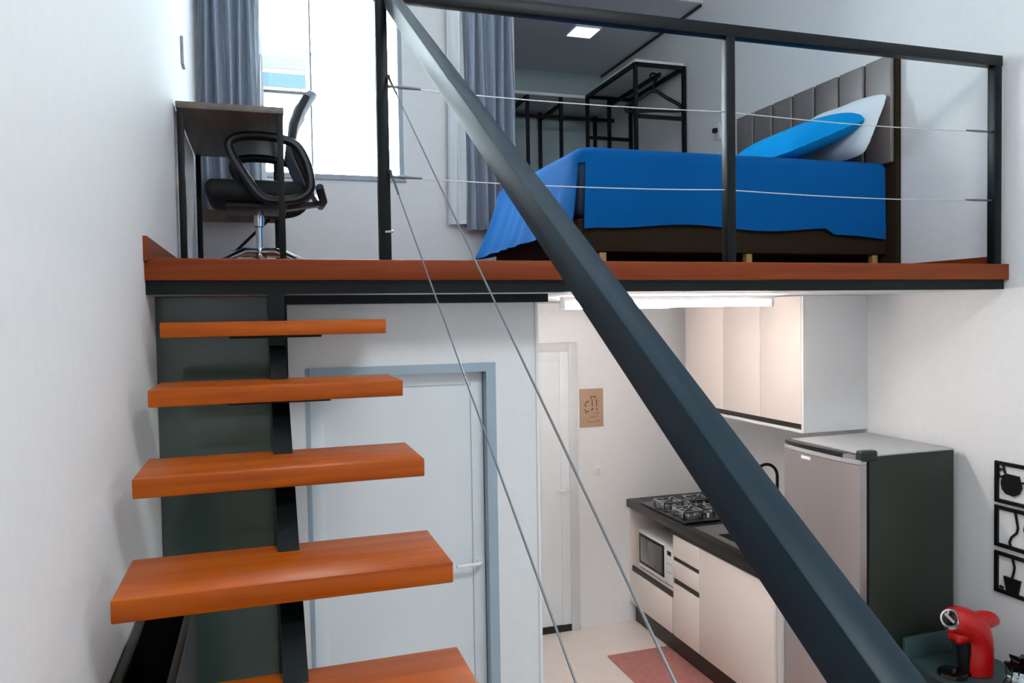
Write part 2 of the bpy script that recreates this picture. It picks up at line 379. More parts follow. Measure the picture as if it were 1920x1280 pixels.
# ------------------------------------------------------------------ loft guardrail
gr = thing('loft_guardrail', 'black steel guardrail with wire cables along the loft edge', 'guardrail', (1.85, 2.75, LF))
B().box(0.40, 3.275, 2.732, 2.778, 1.112, 1.160, 0.002).build('top_rail', M['guard'], gr)
for x in (0.402, 1.808, 3.233):
    B().box(x, x+0.04, 2.734, 2.776, 0.2045, 1.112, 0.002).build('post', M['guard'], gr)
for zz in (0.815, 0.50):
    pts = [(0.442, 2.755, zz)]
    for x0_, x1_ in ((0.442, 1.808), (1.848, 3.233)):
        for i in range(1, 9):
            t = i/8; pts.append((x0_+(x1_-x0_)*t, 2.755, zz-0.012*4*t*(1-t)))
    c = B().sweep(pts, 0.0023, 6).build('cable', M['litcable'], gr)
    b = B(); b.sweep([(3.232, 2.755, zz), (3.21, 2.755, zz), (3.15, 2.755, zz-0.001), (3.08, 2.755, zz-0.002)], [0.007, 0.0045, 0.0055, 0.004], 8)
    b.build('turnbuckle', M['cable'], c); b = B()
    b.sweep([(0.443, 2.755, zz), (0.465, 2.755, zz), (0.49, 2.755, zz), (0.56, 2.755, zz-0.002)], [0.007, 0.004, 0.0065, 0.0045], 8)
    b.build('turnbuckle', M['cable'], c)
B().sweep([(0.42, 2.735, 0.30), (0.42, 2.715, 0.30), (0.445, 2.712, 0.302)], 0.005, 8).build('hook', M['chrome'], gr)

# ------------------------------------------------------------------ bed
bed = thing('bed', 'dark brown box bed with tall taupe headboard on the loft', 'bed', (2.3, 4.07, LF))
B().box(1.44, 3.258, 3.41, 4.78, 0.30, 0.46, 0.012).build('bed_base', M['bedbase'], bed)
B().box(1.45, 3.235, 3.42, 4.77, 0.46, 0.775, 0.05, 3).build('mattress', M['mattress'], bed)
for x in (1.57, 2.39, 3.19):
    for y in (3.44, 4.74):
        B().box(x-0.018, x+0.018, y-0.018, y+0.018, LF, 0.30, 0.003).build('leg', M['bedleg'], bed)
hb = B().box(3.262, 3.298, 3.352, 4.792, LF, 1.372, 0.004).build('headboard', M['bedbase'], bed)
for k in range(7):
    y0 = 3.354+k*0.2052
    B().box(3.238, 3.263, y0+0.009, y0+0.1962, 0.795, 1.37, 0.008, 3).build('panel', M['headboard'], hb)  # panels end at the mattress; the dark board below stands in for shade

# bedspread: top, near side and foot drape, hem uneven
def spread():
    P = []
    n = 90
    xa, xb, yn, yf_ = 3.232, 1.435, 3.395, 4.795       # head end, foot, near side, far side
    out = []
    r = 0.10
    out.append((xa, yn, 'n'))
    for i in range(1, 30): out.append((xa+(xb+r-xa)*i/30, yn, 'n'))
    for i in range(0, 9):
        a = math.radians(90*i/8); out.append((xb+r-r*math.sin(a), yn+r-r*math.cos(a), 'c'))
    for i in range(1, 30): out.append((xb, yn+r+(yf_-r-yn-r)*i/30, 'f'))
    for i in range(0, 9):
        a = math.radians(90*i/8); out.append((xb+r-r*math.cos(a), yf_-r+r*math.sin(a), 'c2'))
    for i in range(1, 31): out.append((xb+r+(xa-xb-r)*i/30, yf_, 'b'))
    cx, cy = 2.4, (yn+yf_)/2
    rows = []
    top = 0.803; rr = 0.055
    prof = []
    for i in range(6):
        a = math.radians(90*i/5); prof.append((-rr+rr*math.sin(a), top-rr+rr*math.cos(a)))
    K = 14
    for idx, (x, y, s) in enumerate(out):
        # outward normal
        if s == 'n': nx, ny = 0, -1
        elif s == 'f': nx, ny = -1, 0
        elif s == 'b': nx, ny = 0, 1
        elif s == 'c': a = math.radians(90*(idx-30)/8); nx, ny = -math.sin(a), -math.cos(a)
        else: a = math.radians(90*(idx-68)/8); nx, ny = -math.cos(a), math.sin(a)
        tf = min(1, max(0, (y-yn)/(yf_-yn)))
        hem = 0.425+0.012*math.sin(x*7)+(-0.035 if x > 2.85 and s == 'n' else 0)
        fl = 0.004
        if s in ('c', 'f', 'c2'):
            wgt = abs(nx)
            hem = hem*(1-wgt)+wgt*(0.40-0.04*tf); fl = fl*(1-wgt)+wgt*(0.07+0.075*tf)
        if s == 'b': hem = 0.38
        row = [(x+nx*o, y+ny*o, z) for o, z in prof]
        for k in range(1, K+1):
            t = k/K; z = (top-rr)*(1-t)+hem*t
            amp = 0.0
            if s in ('f', 'c2', 'c'): amp = 0.012*t*math.sin(y*34+2*math.sin(y*9))*abs(nx)
            if s == 'n': amp = 0.003*t*math.sin(x*13)+0.004*t
            o = fl*t**1.3+amp
            row.append((x+nx*o, y+ny*o, z))
        # inner rows toward the bed's middle line
        inner = []
        for q in (0.0, 0.35, 0.7):
            x_, y_ = x+nx*(-rr), y+ny*(-rr)
            inner.append((x_+(min(max(x_, 1.9), 3.232)-x_)*(1-q), y_+(cy-y_)*(1-q), top+0.012*(1-q)+0.004*math.sin(x_*9+y_*6)*(1-q)))
        rows.append(inner+row)
    return rows
tag(B().grid(spread(), 0.006, skip=lambda i, j: 33 <= i < 35 and j >= 9).build('bedspread', M['bedblue']), 'blue bedspread draped over the bed, flared at its foot', 'bedspread')

def pillow(name, m, c00, ex, ey, nz, th, label):
    c00, ex, ey, nz = Vector(c00), Vector(ex), Vector(ey), Vector(nz).normalized()
    n = 18; A, Bk = [], []
    for i in range(n+1):
        ra, rb = [], []
        for j in range(n+1):
            u, v = i/n, j/n
            U, V_ = 2*u-1, 2*v-1
            pin = 1-0.07*(1-abs(U)**3)*abs(V_)**2; pin2 = 1-0.07*(1-abs(V_)**3)*abs(U)**2
            rc = 1-0.15*abs(U*V_)**4; p = c00+ex*(0.5+0.5*U*pin2*rc)+ey*(0.5+0.5*V_*pin*rc)
            t = th*0.5*((1-U**4)*(1-V_**4))**0.6+0.002*math.sin(u*17+v*9)
            ra.append(p+nz*t); rb.append(p-nz*t*0.6)
        A.append(ra); Bk.append(rb)
    b = B(); b.grid(A); b.grid(Bk)
    bmesh.ops.remove_doubles(b.bm, verts=b.bm.verts[:], dist=0.004); bmesh.ops.recalc_face_normals(b.bm, faces=b.bm.faces[:])
    return tag(b.build(name, m), label, 'pillow')
pillow('white_pillow', M['pillowwhite'], (3.075, 3.355, 0.815), (0.0, 0.68, -0.0), (0.143, -0.035, 0.365), (-0.36, 0, 0.14), 0.13, 'white pillow leaning against the headboard behind the blue pillow')
pillow('blue_pillow', M['pillowblue'], (2.67, 3.43, 0.84), (0.01, 0.72, 0.0), (0.47, -0.085, 0.20), (-0.20, 0, 0.47), 0.20, 'bright blue pillow lying propped on the white pillow')

# ------------------------------------------------------------------ curtains
rod = B().sweep([(XL+0.001, 5.215, 2.43), (1.74, 5.215, 2.43)], 0.012, 10).build('curtain_rod', M['chrome'])
tag(rod, 'metal curtain rod across the top of the loft window wall', 'curtain rod')
def curtain(name, m, x0, x1, y, z0, z1, waves, amp, label, seed):
    rnd = random.Random(seed); n = waves*10; cols = []
    ph = [rnd.uniform(0.7, 1.3) for _ in range(waves+2)]
    for i in range(n+1):
        t = i/n; a = amp*ph[int(t*waves)]
        col = []
        for k in range(13):
            s = k/12; z = z1+(z0-z1)*s
            yy = y+a*math.sin(t*waves*2*math.pi)*(0.75+0.25*s)+0.006*math.sin(s*5+t*20)
            xx = x0+(x1-x0)*t+0.008*math.sin(s*4+t*11)
            col.append((xx, yy, z))
        cols.append(col)
    return tag(B().grid(cols, 0.003).build(name, m), label, 'curtain')
curtain('curtain', M['curtain'], -0.335, 0.0, 5.21, 0.63, 2.42, 5, 0.042, 'grey pleated curtain left of the window, behind the desk', 1)
curtain('sheer_curtain', M['sheer'], 0.005, 0.045, 5.225, 0.64, 2.42, 1, 0.015, 'narrow white lining edge beside the left grey curtain', 2)
curtain('curtain', M['curtain'], 1.375, 1.72, 5.21, 0.60, 2.42, 5, 0.042, 'grey pleated curtain right of the window, beside the bed foot', 3)
curtain('sheer_curtain', M['sheer'], 1.245, 1.365, 5.225, 0.64, 2.42, 1, 0.020, 'white sheer curtain hanging left of the right grey curtain', 4)

# ------------------------------------------------------------------ desk
dk = thing('desk', 'dark topped desk with thin black metal legs against the left loft wall', 'desk', (-0.11, 4.3, LF))
X0, X1, Y0, Y1 = -0.343, 0.122, 3.78, 4.86
B().box(X0, X1, Y0, Y1, 0.955, 0.985, 0.002).build('desktop', M['desktop'], dk)
for x in (X0+0.018, X1-0.018):
    for y in (Y0+0.02, Y1-0.02):
        B().box(x-0.014, x+0.014, y-0.014, y+0.014, LF, 0.955, 0.001).build('leg', M['black'], dk)
B().box(X0+0.03, X1-0.03, Y1-0.03, Y1-0.014, 0.575, 0.645).build('stretcher', M['desktop'], dk)
B().bar((X0+0.03, Y1-0.022, LF+0.03), (X1-0.06, Y1-0.022, 0.60), 0.016, 0.016).build('brace', M['black'], dk)

# ------------------------------------------------------------------ office chair
ch = thing('office_chair', 'black office chair with curved back and arm loops, tucked at the desk', 'chair', (0.0, 4.3, LF))
b = B(); b.box(-0.25, 0.23, 4.06, 4.54, 0.60, 0.70, 0.04, 4); b.build('seat', M['mesh'], ch)
B().box(-0.16, 0.14, 4.14, 4.46, 0.565, 0.60, 0.01).build('seat_pan', M['chairplastic'], ch)
bp = [(0.285, 0.66), (0.255, 0.74), (0.215, 0.83), (0.195, 0.90), (0.205, 0.98), (0.235, 1.06), (0.27, 1.13), (0.31, 1.19)]
P = []
for x, z in bp:
    t = (z-0.66)/0.53; hw = 0.20+0.03*math.sin(math.pi*t)-(0.05 if z > 1.17 else 0)
    P.append([(x-0.05*(abs(v)**2)*0.6, 4.30+v*hw, z-(0.02*v*v if z > 1.1 else 0)) for v in [-1+2*j/10 for j in range(11)]])
B().grid(P, 0.022).build('backrest', M['backmesh'], ch)
b = B()
for sgn in (-1, 1):
    b.sweep([(x+0.005-0.03, 4.30+sgn*(0.205+0.02*math.sin(math.pi*(z-0.66)/0.53)), z) for x, z in bp[:-1]], 0.017, 8)
b.sweep([(0.30, 4.12, 0.68), (0.325, 4.2, 0.62), (0.325, 4.4, 0.62), (0.30, 4.48, 0.68)], 0.022, 8)
b.bar((0.325, 4.3, 0.62), (0.05, 4.3, 0.575), 0.08, 0.025)
b.build('back_frame', M['chairplastic'], ch)
for y in (4.02, 4.58):
    pts = [(0.25, y, 0.70), (0.225, y, 0.80), (0.17, y, 0.875), (0.05, y, 0.90), (-0.07, y, 0.895), (-0.125, y, 0.865), (-0.12, y, 0.81), (-0.07, y, 0.72), (0.0, y, 0.62), (0.06, y, 0.59), (0.18, y, 0.60), (0.24, y, 0.64)]
    b = B(); b.sweep(smooth_path(pts, 5, True), 0.023, 10, 1.1, closed=True); b.bar((0.05, y, 0.59), (0.05, 4.3, 0.585), 0.05, 0.016)
    b.build('armrest', M['chairplastic'], ch)
B().lathe([(0.018, 0), (0.018, 0.14), (0.026, 0.145), (0.026, 0.225)], (0.0, 4.3, 0.345)).build('gas_lift', M['chrome'], ch)
b = B(); b.lathe([(0.04, 0), (0.045, 0.02), (0.035, 0.055)], (0, 4.3, 0.325))
cs = []
for k in range(5):
    a = math.radians(20+72*k); e = (0.27*math.cos(a), 4.3+0.27*math.sin(a))
    b.sweep([(0.02*math.cos(a), 4.3+0.02*math.sin(a), 0.355), (0.14*math.cos(a), 4.3+0.14*math.sin(a), 0.35), (e[0], e[1], 0.305)], [0.024, 0.02, 0.014], 10)
    cs.append((e, a))
b.build('star_base', M['chrome'], ch)
for e, a in cs:
    c = B(); ax = (-math.sin(a), math.cos(a), 0)
    for o in (-0.016, 0.006): c.lathe([(0.022, 0), (0.026, 0.003), (0.026, 0.008), (0.022, 0.010)], (e[0]+ax[0]*o, e[1]+ax[1]*o, LF+0.0265), ax, 16)
    c.sweep([(e[0], e[1], LF+0.03), (e[0], e[1], 0.305)], 0.008, 8)
    c.build('caster', M['chairplastic'], ch)

# ------------------------------------------------------------------ closet racks, hanger, lamp, wall plates
def rack(label, x0, x1, y0, y1, zt, rails, posts, shelf_over):
    r = thing('clothes_rack', label, 'clothes rack', ((x0+x1)/2, (y0+y1)/2, LF))
    f = B(); w = 0.028
    for x, y in posts: f.box(x-w/2, x+w/2, y-w/2, y+w/2, LF, zt)
    for a, c in rails: f.bar(a, c, w, w)
    f.build('frame', M['black'], r)
    B().box(x0-shelf_over, x1+0.005, y0-shelf_over, y1, zt, zt+0.028, 0.002).build('shelf', M['whitepvc'], r)
    return r
x0, x1, y0, y1, zt = 2.845, 3.275, 5.555, 6.50, 1.975
z_ = zt-0.011
rack('black metal clothes rack with white shelf along the right wall of the closet', x0, x1, y0, y1, zt,
     [((x0, y0, z_), (x1, y0, z_)), ((x0, y1, z_), (x1, y1, z_)), ((x0, y0, z_), (x0, y1, z_)), ((x1, y0, z_), (x1, y1, z_)), ((x0, y0, 1.56), (x1, y0, 1.56)), ((3.06, y0, 1.90), (3.06, y1, 1.90)), ((x0, y1, 1.60), (x1, y1, 1.60))],
     [(x0, y0), (x1, y0), (x0, y1), (x1, y1), (3.06, y1)], 0.0)
a0, a1, c0, c1 = 1.775, 3.27, 6.56, 7.15
rack('black metal clothes rack with white shelf along the back of the closet', a0, a1, c0, c1, 1.965,
     [((a0, c1-0.02, 1.93), (a1, c1-0.02, 1.93)), ((a0, 6.85, 1.86), (a1, 6.85, 1.86)), ((2.30, c0+0.02, 1.95), (2.30, c1-0.02, 1.95)), ((2.62, c0+0.02, 1.90), (2.62, c1-0.02, 1.90)), ((2.30, c0+0.02, 0.8), (2.30, c1-0.02, 0.8))],
     [(2.30, c0+0.02), (2.62, c0+0.02), (2.30, c1-0.02), (2.62, c1-0.02), (3.20, c1-0.02)], 0.0)
b = B(); hx, hy, hz = 3.06, 5.66, 1.90
hook = [(hx-0.03, hy, hz+0.0)]+[(hx+0.032*math.cos(math.radians(a)), hy, hz+0.008+0.032*math.sin(math.radians(a))) for a in (150, 110, 70, 30, -10, -50)]+[(hx, hy, hz-0.045), (hx, hy, hz-0.10)]
b.sweep(smooth_path(hook, 3), 0.0075, 8)
b.sweep(smooth_path([(hx, hy, hz-0.10), (hx+0.10, hy-0.03, hz-0.157), (hx+0.20, hy-0.06, hz-0.215), (hx+0.215, hy-0.065, hz-0.25), (hx+0.18, hy-0.055, hz-0.262), (hx, hy, hz-0.258), (hx-0.18, hy+0.055, hz-0.262), (hx-0.215, hy+0.065, hz-0.25), (hx-0.20, hy+0.06, hz-0.215), (hx-0.10, hy+0.03, hz-0.157)], 4, True), 0.016, 8, 0.7, closed=True)
tag(b.build('clothes_hanger', M['black']), 'black clothes hanger hanging from the rack by the right wall', 'hanger')
b = thing('ceiling_lamp', 'flat square white lamp on the low closet ceiling', 'lamp', (2.62, 6.05, 2.36))
B().box(2.50, 2.74, 5.93, 6.17, 2.36, 2.385, 0.004).build('housing', M['whitepvc'], b)
B().box(2.515, 2.725, 5.945, 6.155, 2.354, 2.360).build('diffuser', M['lampdiff'], b)
o = thing('wall_outlet', 'white wall outlet with a dark plug above the far side of the bed', 'outlet', (3.29, 5.11, 1.33))
B().box(3.291, 3.30, 5.075, 5.145, 1.30, 1.42, 0.003).build('plate', M['whitepvc'], o)
B().box(3.262, 3.291, 5.095, 5.135, 1.35, 1.385, 0.006).build('plug', M['black'], o)
tag(B().box(XL, XL+0.015, 4.24, 4.34, 1.29, 1.43, 0.003).build('wall_plate', M['winframe']), 'small grey plate on the left wall above the desk', 'wall plate')

# ------------------------------------------------------------------ kitchen: upper cabinet
uc = thing('upper_cabinet', 'cream upper kitchen cabinet under the loft above the refrigerator', 'cabinet', (3.08, 4.2, -0.68))
B().box(2.88, XR-0.001, 3.60, 4.86, -0.68, 0.087).box(2.86, 2.8795, 3.60, 3.618, -0.68, 0.087).box(2.858, 2.8795, 3.6185, 4.86, -0.68, -0.664).build('body', M['whitepvc'], uc)
for y0, y1 in ((3.622, 3.992), (3.996, 4.386), (4.390, 4.858)):
    dd = B().box(2.860, 2.879, y0, y1, -0.632, 0.086, 0.001).build('door', M['cream'], uc)
B().box(2.872, 2.8795, 3.62, 4.858, -0.664, -0.632).build('grip_recess', M['darkgap'], uc)  # dark strip paints the shadow gap under the doors

# base cabinet
bc = thing('base_cabinet', 'cream base kitchen cabinet with black grip slots under the dark counter', 'cabinet', (2.95, 4.4, FL))
b = B()
b.box(2.64, 3.29, 3.545, 3.563, -2.19, -1.456).box(2.622, 3.29, 5.275, 5.297, -2.19, -1.456).box(2.64, 3.29, 4.64, 4.655, -2.19, -1.456)
b.box(2.64, 3.29, 3.563, 5.275, -2.19, -2.172).box(2.64, 3.29, 4.655, 5.275, -1.905, -1.885).box(3.27, 3.29, 3.563, 5.275, -2.172, -1.456)
b.box(2.66, 3.27, 4.30, 4.312, -2.172, -1.47)
b.build('carcass', M['cream'], bc)
B().box(2.66, 3.25, 3.56, 5.28, FL, -2.19).build('plinth', M['plinth'], bc)
X_0, X_1 = 2.620, 2.638
for y0, y1, z0, z1, nm in ((4.312, 4.638, -1.643, -1.50, 'drawer'), (4.312, 4.638, -1.790, -1.674, 'drawer'), (4.312, 4.638, -2.188, -1.830, 'door'), (4.658, 5.273, -2.188, -1.943, 'drawer'),
                           (3.547, 4.309, -2.188, -1.500, 'drawer')):
    B().box(X_0, X_1, y0, y1, z0, z1, 0.001).build(nm, M['cream'], bc)
for y0, y1, z0, z1 in ((4.312, 4.638, -1.674, -1.643), (4.312, 4.638, -1.830, -1.790), (4.658, 5.273, -1.943, -1.903), (3.547, 4.638, -1.500, -1.458)):
    B().box(2.630, 2.639, y0, y1, z0, z1).build('grip_slot', M['darkgap'], bc)

# countertop with sink opening
ct = thing('countertop', 'dark granite countertop along the right kitchen wall', 'countertop', (2.95, 4.4, -1.455))
sx0, sx1, sy0, sy1 = 2.70, 3.08, 3.66, 4.22
b = B(); zc0, zc1 = -1.455, -1.40
b.box(2.598, sx0, 3.54, 5.298, zc0, zc1, 0.003).box(sx1, 3.298, 3.54, 5.298, zc0, zc1).box(sx0, sx1, 3.54, sy0, zc0, zc1).box(sx0, sx1, sy1, 5.298, zc0, zc1)
b.build('slab', M['granite'], ct)
B().box(3.28, 3.298, 3.56, 5.298, zc1, zc1+0.06, 0.002).box(2.60, 3.28, 5.28, 5.298, zc1, zc1+0.0005).build('backsplash', M['granite'], ct)
sk = thing('sink', 'stainless steel sink set in the dark counter', 'sink', (2.89, 3.94, -1.58))
b = B(); t = 0.004
b.box(sx0+0.001, sx0+t, sy0+0.001, sy1-0.001, -1.56, zc1).box(sx1-t, sx1-0.001, sy0+0.001, sy1-0.001, -1.56, zc1).box(sx0, sx1, sy0+0.001, sy0+t, -1.56, zc1).box(sx0, sx1, sy1-t, sy1-0.001, -1.56, zc1).box(sx0+0.001, sx1-0.001, sy0+0.001, sy1-0.001, -1.565, -1.558)
b.build('basin', M['inox'], sk)
b = B(); b.box(sx0-0.05, sx0+0.002, sy0-0.04, sy1+0.20, zc1+0.0003, zc1+0.004).box(sx1-0.002, sx1+0.03, sy0-0.04, sy1+0.20, zc1+0.0003, zc1+0.004).box(sx0, sx1, sy0-0.04, sy0+0.002, zc1+0.0003, zc1+0.004).box(sx0, sx1, sy1-0.002, sy1+0.20, zc1+0.0003, zc1+0.004)
b.build('rim', M['inox'], sk)
B().lathe([(0.03, 0), (0.028, 0.004)], (2.89, 3.94, -1.558)).build('drain', M['chrome'], sk)
b = B(); fx, fy = 3.17, 4.25
b.lathe([(0.028, 0), (0.028, 0.012), (0.016, 0.02), (0.016, 0.10)], (fx, fy, zc1+0.0005))
b.sweep([(fx, fy, zc1+0.09), (fx, fy, -1.07)]+arc((fx-0.085, fy, -1.07), 0.085, 0, 180, 14)+[(fx-0.17, fy, -1.14)], 0.010, 10)
f = thing('faucet', 'black gooseneck faucet behind the sink', 'faucet', (fx, fy, zc1)); b.build('spout', M['black'], f)
B().sweep([(fx, fy-0.015, zc1+0.06), (fx, fy-0.07, zc1+0.09)], [0.009, 0.006], 8).build('lever', M['black'], f)

# cooktop
ck = thing('gas_cooktop', 'black glass gas cooktop with metal pan supports at the far end of the counter', 'cooktop', (2.87, 4.82, zc1))
hx0_, hx1_, hy0, hy1 = 2.63, 3.12, 4.50, 5.12
B().box(hx0_, hx1_, hy0, hy1, zc1+0.0005, zc1+0.012, 0.003).build('glass_plate', M['blackgloss'], ck)
for cx_, cy_, r in ((2.76, 4.68, 0.042), (2.99, 4.68, 0.034), (2.76, 4.95, 0.034), (2.99, 4.95, 0.05)):
    bu = B(); bu.lathe([(r+0.018, 0), (r+0.018, 0.006), (r, 0.008), (r, 0.022)], (cx_, cy_, zc1+0.012)); bo = bu.build('burner', M['chrome'], ck)
    B().lathe([(r*0.9, 0), (r*0.9, 0.006), (r*0.6, 0.010)], (cx_, cy_, zc1+0.034)).build('burner_cap', M['black'], bo)
    gb = B(); zt_ = zc1+0.055
    for a in range(4):
        an = math.radians(45+90*a); p = (cx_+0.10*math.cos(an), cy_+0.10*math.sin(an))
        gb.bar((p[0], p[1], zc1+0.012), (p[0], p[1], zt_+0.006), 0.012, 0.012, (1, 0, 0))
        gb.bar((p[0], p[1], zt_), (cx_+0.03*math.cos(an), cy_+0.03*math.sin(an), zt_), 0.010, 0.012)
    q = [(cx_+0.10*math.cos(math.radians(45+90*a)), cy_+0.10*math.sin(math.radians(45+90*a)), zt_-0.004) for a in range(4)]
    for a in range(4): gb.bar(q[a], q[(a+1) % 4], 0.010, 0.010)
    gb.build('pan_support', M['chrome'], ck)
for k in range(4):
    B().lathe([(0.017, 0), (0.015, 0.02)], (2.875, 4.60+0.14*k, zc1+0.012)).build('knob', M['chrome'], ck)

# microwave
mw = thing('microwave', 'small white microwave in the open niche of the base cabinet', 'microwave', (2.8, 4.9, -1.885))
m0, m1, mz0, mz1 = 4.665, 5.165, -1.878, -1.603
B().box(2.645, 2.96, m0, m1, mz0+0.006, mz1, 0.006).build('body', M['whitepvc'], mw)
dr = B().box(2.632, 2.645, m0+0.10, m1, mz0+0.006, mz1, 0.004).build('door', M['whitepvc'], mw)
B().box(2.628, 2.6325, m0+0.115, m1-0.012, mz0+0.035, mz1-0.016, 0.002).build('door_border', M['black'], dr)
B().box(2.6265, 2.6285, m0+0.14, m1-0.035, mz0+0.055, mz1-0.036, 0.001).build('window', M['mwglass'], dr)
B().box(2.634, 2.645, m0, m0+0.096, mz0+0.006, mz1, 0.004).build('control_panel', M['whitepvc'], mw)
B().box(2.631, 2.634, m0+0.025, m0+0.075, mz1-0.065, mz1-0.035, 0.001).build('display', M['black'], mw)
B().box(2.631, 2.634, m0+0.02, m0+0.08, mz1-0.125, mz1-0.120).build('button_line', M['doorframe'], mw)
B().box(2.631, 2.634, m0+0.02, m0+0.08, mz1-0.185, mz1-0.180).build('button_line', M['doorframe'], mw)
for yy in (m0+0.05, m1-0.05):
    for xx in (2.67, 2.93): B().box(xx-0.01, xx+0.01, yy-0.01, yy+0.01, -1.885, mz0+0.006).build('foot', M['black'], mw)

# refrigerator
rf = thing('refrigerator', 'tall silver and charcoal refrigerator with a single door', 'refrigerator', (2.98, 3.25, FL))
ry0, ry1 = 2.972, 3.538; rzt = -0.690
B().box(2.735, 3.255, ry0, ry1, FL+0.04, rzt-0.008, 0.006).build('cabinet_body', M['fridge_side'], rf)
B().box(2.735, 3.255, ry0, ry1, rzt-0.008, rzt, 0.002).build('top_panel', M['fridge_top'], rf)
P = []
for i in range(13):
    v = i/12; y = ry0+0.004+(ry1-ry0-0.008)*v; bul = 0.022*(1-(2*v-1)**4)
    P.append((2.682-bul, y))
poly = P+[(2.722, ry1-0.004), (2.722, ry0+0.004)]
dr = B().prism(poly, FL+0.10, -0.735, 'Z').build('door', M['fridge_door'], rf)
B().prism([(x+0.002, y) for x, y in P]+[(2.722, ry1-0.004), (2.722, ry0+0.004)], -0.733, -0.713, 'Z').build('door_top_trim', M['fridge_top'], dr)
tr = [(x+0.004, y) for x, y in P[2:]]
B().prism(tr+[(2.715, ry1-0.008), (2.70, ry0+0.10)], -0.713, -0.690, 'Z', 0.003).build('handle_strip', M['blackgloss'], dr)
B().prism([(P[0][0]+0.002, P[0][1]+0.03), (P[1][0]+0.002, P[1][1]+0.02), (P[2][0], P[2][1]), (2.70, ry0+0.10), (2.70, ry0+0.03)], -0.713, -0.692, 'Z').build('handle_end', M['inox'], dr)
B().box(2.657, 2.664, 3.295, 3.365, -0.764, -0.748, 0.001).build('badge', M['whitepvc'], dr)
B().box(2.69, 2.785, ry0-0.004, ry0+0.045, rzt-0.03, rzt+0.022, 0.012, 3).build('hinge_cover', M['fridge_side'], rf)
B().box(2.722, 2.735, ry0+0.01, ry1-0.01, FL+0.10, -0.72).build('door_gasket', M['black'], rf)
B().box(2.70, 3.24, ry0+0.02, ry1-0.02, FL, FL+0.04).build('foot_plinth', M['black'], rf)

# tube lamps
for nm, x0, x1, y, label in (('tube', 1.37, 2.56, 3.47, 'long lit tube lamp under the loft nearest the loft edge'), ('tube', 1.58, 2.25, 4.00, 'shorter lit tube lamp under the loft, behind the longer one')):
    t = thing('tube_lamp', label, 'lamp', ((x0+x1)/2, y, 0.03), 'lit tube lamps under the loft')
    B().box(x0, x1, y-0.02, y+0.02, 0.066, 0.088, 0.002).build('housing', M['whitepvc'], t)
    B().sweep([(x0+0.015, y, 0.047), (x1-0.015, y, 0.047)], 0.015, 14).build('tube', M['tube' if y < 3.9 else 'tube2'], t)
    for xx in (x0, x1-0.016): B().box(xx, xx+0.016, y-0.017, y+0.017, 0.030, 0.066, 0.002).build('end_cap', M['whitepvc'], t)

# rug, kraft sign, switch
tag(B().box(2.19, 2.655, 3.70, 4.785, FL, FL+0.008, 0.003).build('rug', M['rug']), 'faded pink red runner rug on the kitchen floor before the base cabinet', 'rug')
sg = thing('wall_sign', 'small brown kraft board with dark lettering on the back wall', 'sign', (2.32, 5.29, -0.83))
B().box(2.227, 2.413, YB-0.012, YB, -0.833, -0.550, 0.001).build('board', M['kraft'], sg)
b = B(); yv = YB-0.0125
def stroke(x, z, dx, dz, w=0.008): b.bar((x, yv, z), (x+dx, yv, z+dz), w, 0.002, (0, 1, 0))
for x, z, dx, dz in ((2.305, -0.607, 0.05, 0), (2.318, -0.613, -0.006, -0.012), (2.345, -0.613, 0.004, -0.012), (2.262, -0.665, 0.02, 0.025), (2.275, -0.645, 0.025, 0.006), (2.258, -0.672, 0.022, -0.004),
                     (2.323, -0.63, 0, -0.05), (2.358, -0.63, 0, -0.05), (2.323, -0.695, -0.004, -0.02), (2.358, -0.693, 0.004, -0.022), (2.315, -0.70, 0.02, 0.004), (2.260, -0.70, 0.015, -0.012), (2.272, -0.716, 0.03, 0.002), (2.262, -0.722, 0.02, -0.006)): stroke(x, z, dx, dz)
for x, z, dx, dz in ((2.30, -0.765, 0.06, 0.012), (2.27, -0.77, 0.012, -0.012), (2.285, -0.795, 0.05, -0.002), (2.345, -0.792, 0.04, 0.004), (2.33, -0.735, 0.05, 0.006)): stroke(x, z, dx, dz, 0.004)
b.build('lettering', M['kraftink'], sg)
o = thing('light_switch', 'faint white switch plate on the back wall below the kraft sign', 'switch', (2.355, 5.295, -1.20))
B().box(2.325, 2.385, YB-0.006, YB, -1.205, -1.125, 0.002).build('plate', M['wall'], o)
B().box(2.345, 2.365, YB-0.009, YB-0.006, -1.18, -1.15, 0.001).build('rocker', M['whitepvc'], o)

# ------------------------------------------------------------------ cut-out pictures on the right wall
def frame(zt, label):
    zb = zt-0.195; y1, y0 = 2.779, 2.560
    p = thing('wall_art', label, 'wall art', (3.295, 2.67, zb), 'black cut-out coffee pictures on the right wall')
    b = B(); w = 0.017
    b.box(3.288, 3.30, y0, y1, zt-w, zt).box(3.288, 3.30, y0, y1, zb, zb+w).box(3.288, 3.30, y1-w, y1, zb+w, zt-w).box(3.288, 3.30, y0, y0+w, zb+w, zt-w)
    b.build('frame', M['black'], p); return p, zb
p, zb = frame(-0.720, 'top black cut-out picture of a round coffee pot, beside the refrigerator')
cyy, cz = 2.697, zb+0.092
pts = [(cyy+0.046*math.cos(a)*(1.0 if math.sin(a) < 0.3 else 0.92), cz+0.052*math.sin(a)) for a in [math.radians(-90+i*15) for i in range(9)]]
poly = [(cyy-0.040, cz+0.048), (cyy+0.026, cz+0.050), (cyy+0.040, cz+0.040), (cyy+0.050, cz+0.005), (cyy+0.045, cz-0.025), (cyy+0.025, cz-0.045), (cyy-0.015, cz-0.050), (cyy-0.042, cz-0.035), (cyy-0.055, cz-0.005)]
b = B().prism(poly, 3.289, 3.299, 'X')
